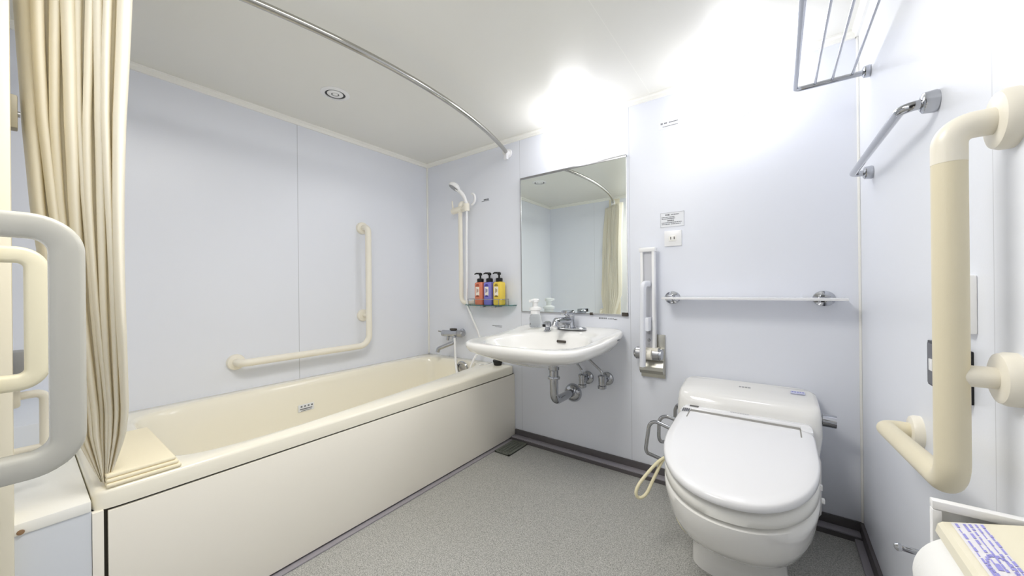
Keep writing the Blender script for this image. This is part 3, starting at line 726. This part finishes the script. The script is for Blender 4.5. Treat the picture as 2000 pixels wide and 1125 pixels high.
# water pipes at the left
t2 = thing('water_pipe', 'looped chrome water pipes and stop valve on the wall left of the toilet', 'pipe', (1.99, 0, .2))
MB().tube(fillet([(1.985, -.085, .24), (1.985, -.085, .40), (2.0, -.09, .435), (2.06, -.19, .425)], .04), .0085, 10).build('riser', m_satin, t2)
MB().tube(fillet([(CX-.22, -.40, .405), (1.935, -.36, .425), (1.915, -.37, .27), (1.96, -.25, .20), (1.985, -.1, .22)], .04), .0085, 10).build('outer_loop', m_chrome, t2)
MB().tube(fillet([(CX-.22, -.30, .415), (1.955, -.28, .432), (1.955, -.29, .30), (1.985, -.13, .25)], .04), .0085, 10).build('inner_loop', m_chrome, t2)
v_ = MB().tube([(1.985, -.004, .235), (1.985, -.10, .235)], .014, 12); v_.lathe([(0, 0), (.036, 0), (.034, .01), (.018, .018), (0, .018)], mapY((1.985, 0, .235))); v_.tube([(1.985, -.085, .20), (1.985, -.085, .275)], .018, 12); v_.build('stop_valve', m_chrome, t2)
MB().tube(smooth_path([(2.09, -.46, .372), (2.06, -.50, .350), (2.02, -.565, .328), (1.975, -.635, .270), (1.962, -.66, .235), (1.970, -.655, .212), (1.992, -.63, .222), (2.014, -.585, .28), (2.04, -.53, .34), (2.09, -.47, .366)], 8), .0062, 10).build('power_cord', m_cord, t)['label'] = 'cream looped power cord'
MB().tube(smooth_path([(2.065, -.50, .33), (2.056, -.54, .26), (2.085, -.57, .15), (2.125, -.57, .09), (2.15, -.52, .07)], 8), .004, 8).build('power_cord', m_cord, t)

# ------------------------------------------------------------------ right wall: towel bar, rack, panels
t = thing('towel_bar', 'short chrome towel bar on the right wall below the towel rack', 'towel bar', (W, -.58, 1.436))
TBX = W-.055
MB().tube(fillet([(W-.01, -.904, 1.433), (TBX, -.904, 1.430), (TBX, -.252, 1.443), (W-.01, -.252, 1.443)], .022, 8), .0105, 16).build('bar', m_chrome, t)
for y, z in ((-.904, 1.433), (-.252, 1.443)):
    MB().lathe([(0, 0), (.022, 0), (.024, .004), (.022, .022), (.016, .026), (0, .026)], mapX((W, y, z), -1), 24).build('flange', m_chrome, t)
t = thing('towel_rack', 'chrome wire towel rack high on the right wall', 'towel rack', (W, -.55, 1.82))
KZ = 1.822; kx = 2.478; KN = -.93
MB().tube(fillet([(W-.01, -.228, KZ-.002), (kx, -.228, KZ), (kx, KN, KZ), (W-.01, KN, KZ)], .022, 8), .0095, 16).build('frame', m_chrome, t)
for x in (2.541, 2.592, 2.648): MB().tube([(x, -.228, KZ), (x, KN, KZ)], .0042, 10).build('wire', m_chrome, t)
for y in (-.228, KN): MB().lathe([(0, 0), (.020, 0), (.022, .004), (.020, .018), (.013, .022), (0, .022)], mapX((W, y, KZ), -1), 24).build('flange', m_chrome, t)
t = thing('call_panel', 'white wall panel with a grey window behind the right grab bar', 'panel', (W, -.96, .95))
B((W-.012, -1.085, .945), (W, -.935, 1.05), .003).build('plate', m_white, t)
B((W-.0135, -1.070, .965), (W-.0115, -1.02, 1.02), .0005).build('window', m_grey, t)
p = MB().box((W-.0135, -1.078, 1.036), (W-.0116, -1.03, 1.043)); p.box((W-.0135, -1.078, .950), (W-.0116, -1.03, .956)); p.build('print', m_print, t, smooth=False)
t = thing('wall_remote', 'dark flat toilet remote control behind the right grab bar', 'remote control', (W, -.96, .81))
B((W-.018, -1.068, .815), (W, -.897, .912), .002).build('body', m_black, t)
B((W-.020, -1.060, .82), (W-.0175, -.903, .907), .0015).build('front', mat('dark grey front', (92, 92, 98), .35), t)
p = MB()
for i in range(4): p.box((W-.0225, -1.045+i*.034, .85), (W-.0195, -1.024+i*.034, .875), .001)
p.build('buttons', m_white, t)
# paper holder
t = thing('paper_holder', 'ivory toilet paper holder with a printed flap on the right wall, bottom corner', 'paper holder', (W, -1.45, .64))
B((W-.018, -1.63, .60), (W, -1.36, .765), .004).build('back_plate', m_white, t)
for y in (-1.372, -1.625):
    a_ = B((2.574, y-.006, .741), (W-.01, y+.006, .752), .002); a_.box((2.574, y-.006, .60), (2.583, y+.006, .7405), .002); a_.box((2.5835, y+.001, .60), (W-.01, y+.0055, .7405)); a_.build('arm', m_white, t)
B((2.603, -1.3785, .727), (2.632, -1.3765, .7335)).build('arm_slot', m_black, t, smooth=False)
fx0, fx1 = 2.577, W-.02
def flapz(x): return .728+(x-fx0)*.30
m_flap = mat('flap plastic', (232, 226, 204), .35)
ya, yb = -1.384, -1.612
fl = MB().loft([[Vector((x, y, z)) for x, z in ((fx0-.002, flapz(fx0)-.012), (fx0, flapz(fx0)-.002), (fx0+.004, flapz(fx0)+.002), (fx1, flapz(fx1)), (fx1, flapz(fx1)-.006), (fx0+.006, flapz(fx0)-.005))] for y in (ya, yb)])
flo = fl.build('flap', m_flap, t, smooth=False)
st = MB().add([(x, y, flapz(x)+.0022) for x, y in ((fx0+.010, ya-.004), (fx0+.036, ya-.004), (fx0+.036, yb+.01), (fx0+.010, yb+.01))], [(0, 1, 2, 3)])
sto = st.build('sticker', mat('pale sticker', (226, 224, 228), .4), sub(flo, t), smooth=False)
p = MB()
def ink(x, y, w_, l_): 
    p.add([(a, b_, flapz(a)+.0028) for a, b_ in ((x, y), (x+w_, y), (x+w_, y-l_), (x, y-l_))], [(0, 1, 2, 3)])
for xo, y_end in ((.0125, -1.46), (.019, -1.45), (.0235, -1.45), (.0285, -1.46), (.033, -1.49)):
    y = ya-.007
    while y > y_end-.03:
        l_ = random.uniform(.004, .012); ink(fx0+xo, y, random.choice((.0012, .0018, .0024)), l_); y -= l_+random.uniform(.001, .004)
for k in range(22):
    a = 2*PI*k/22; ink(fx0+.022+.008*math.cos(a), -1.475+.022*math.sin(a), .0022, .005)
for k in range(16):
    a = 2*PI*k/16; ink(fx0+.025+.007*math.cos(a), -1.52+.018*math.sin(a), .0022, .005)
ink(fx0+.02, -1.47, .003, .012); ink(fx0+.026, -1.505, .003, .02)
pob = p.build('print', m_purple, sub(flo, t), smooth=False); 
t = thing('toilet_paper_roll', 'white toilet paper roll under the flap of the holder', 'toilet paper', (2.615, -1.5, .60))
MB().lathe([(.02, 0), (.060, 0), (.0615, .003), (.0615, .212), (.060, .215), (.02, .215)], Matrix.Translation((2.614, -1.39, .662)) @ Matrix.Rotation(PI/2, 4, 'X'), 48).build('roll', m_tissue, t)
MB().lathe([(0, 0), (.02, 0), (.02, .215), (0, .215)], Matrix.Translation((2.614, -1.39, .662)) @ Matrix.Rotation(PI/2, 4, 'X'), 24).build('core', m_ivory, t)
t = thing('wall_hook', 'small chrome peg hook on the right wall beside the paper roll', 'hook', (W, -.90, .435))
MB().tube([(2.634, -.896, .434), (2.645, -.896, .434), (W-.004, -.896, .432)], [.0055, .0065, .0075], 12).build('peg', m_chrome, t)
MB().lathe([(0, -.004), (.008, -.003), (.009, .003), (.006, .008), (0, .010)], mapX((2.634, -.896, .434), -1), 16).build('tip', m_chrome, t)
MB().lathe([(0, 0), (.02, 0), (.018, .006), (0, .008)], mapX((W, -.896, .432), -1), 20).build('flange', m_chrome, t)

# ------------------------------------------------------------------ light and camera
ar_ = bpy.data.lights.new('added_fill_light', 'AREA'); ar_.shape = 'RECTANGLE'; ar_.size = .45; ar_.size_y = .7; ar_.energy = AREA; ar_.color = lin((255, 252, 246))  # fill lamp added out of view to even out the room's brightness
ao = bpy.data.objects.new('added_fill_light', ar_); COL.objects.link(ao); ao.location = (1.66, -1.60, H-.012)
w = bpy.data.worlds.new('World'); SC.world = w; w.use_nodes = True
w.node_tree.nodes['Background'].inputs[0].default_value = (*lin((255, 248, 236)), 1)
w.node_tree.nodes['Background'].inputs[1].default_value = WORLD
cam = bpy.data.cameras.new('Camera'); co = bpy.data.objects.new('Camera', cam); COL.objects.link(co); SC.camera = co
cam.sensor_width = 36; cam.lens = 706.06*36/2000; cam.clip_start = .01
yaw, pitch, roll = -.6313, .0005, -.0105
F = Vector((math.sin(yaw)*math.cos(pitch), math.cos(yaw)*math.cos(pitch), math.sin(pitch)))
r0 = Vector((math.cos(yaw), -math.sin(yaw), 0)); u0 = r0.cross(F)
r1 = math.cos(roll)*r0+math.sin(roll)*u0; u1 = -math.sin(roll)*r0+math.cos(roll)*u0
M = Matrix((r1, u1, -F)).transposed().to_4x4(); M.translation = (2.4118, -2.083, 1.0355)
co.matrix_world = M
SC.cycles.max_bounces = 20; SC.cycles.diffuse_bounces = 12; SC.cycles.glossy_bounces = 8; SC.cycles.transmission_bounces = 12
vs_ = SC.view_settings; vs_.view_transform = 'Standard'; vs_.look = 'None'; vs_.gamma = 1; vs_.use_curve_mapping = False; vs_.exposure = EXPO
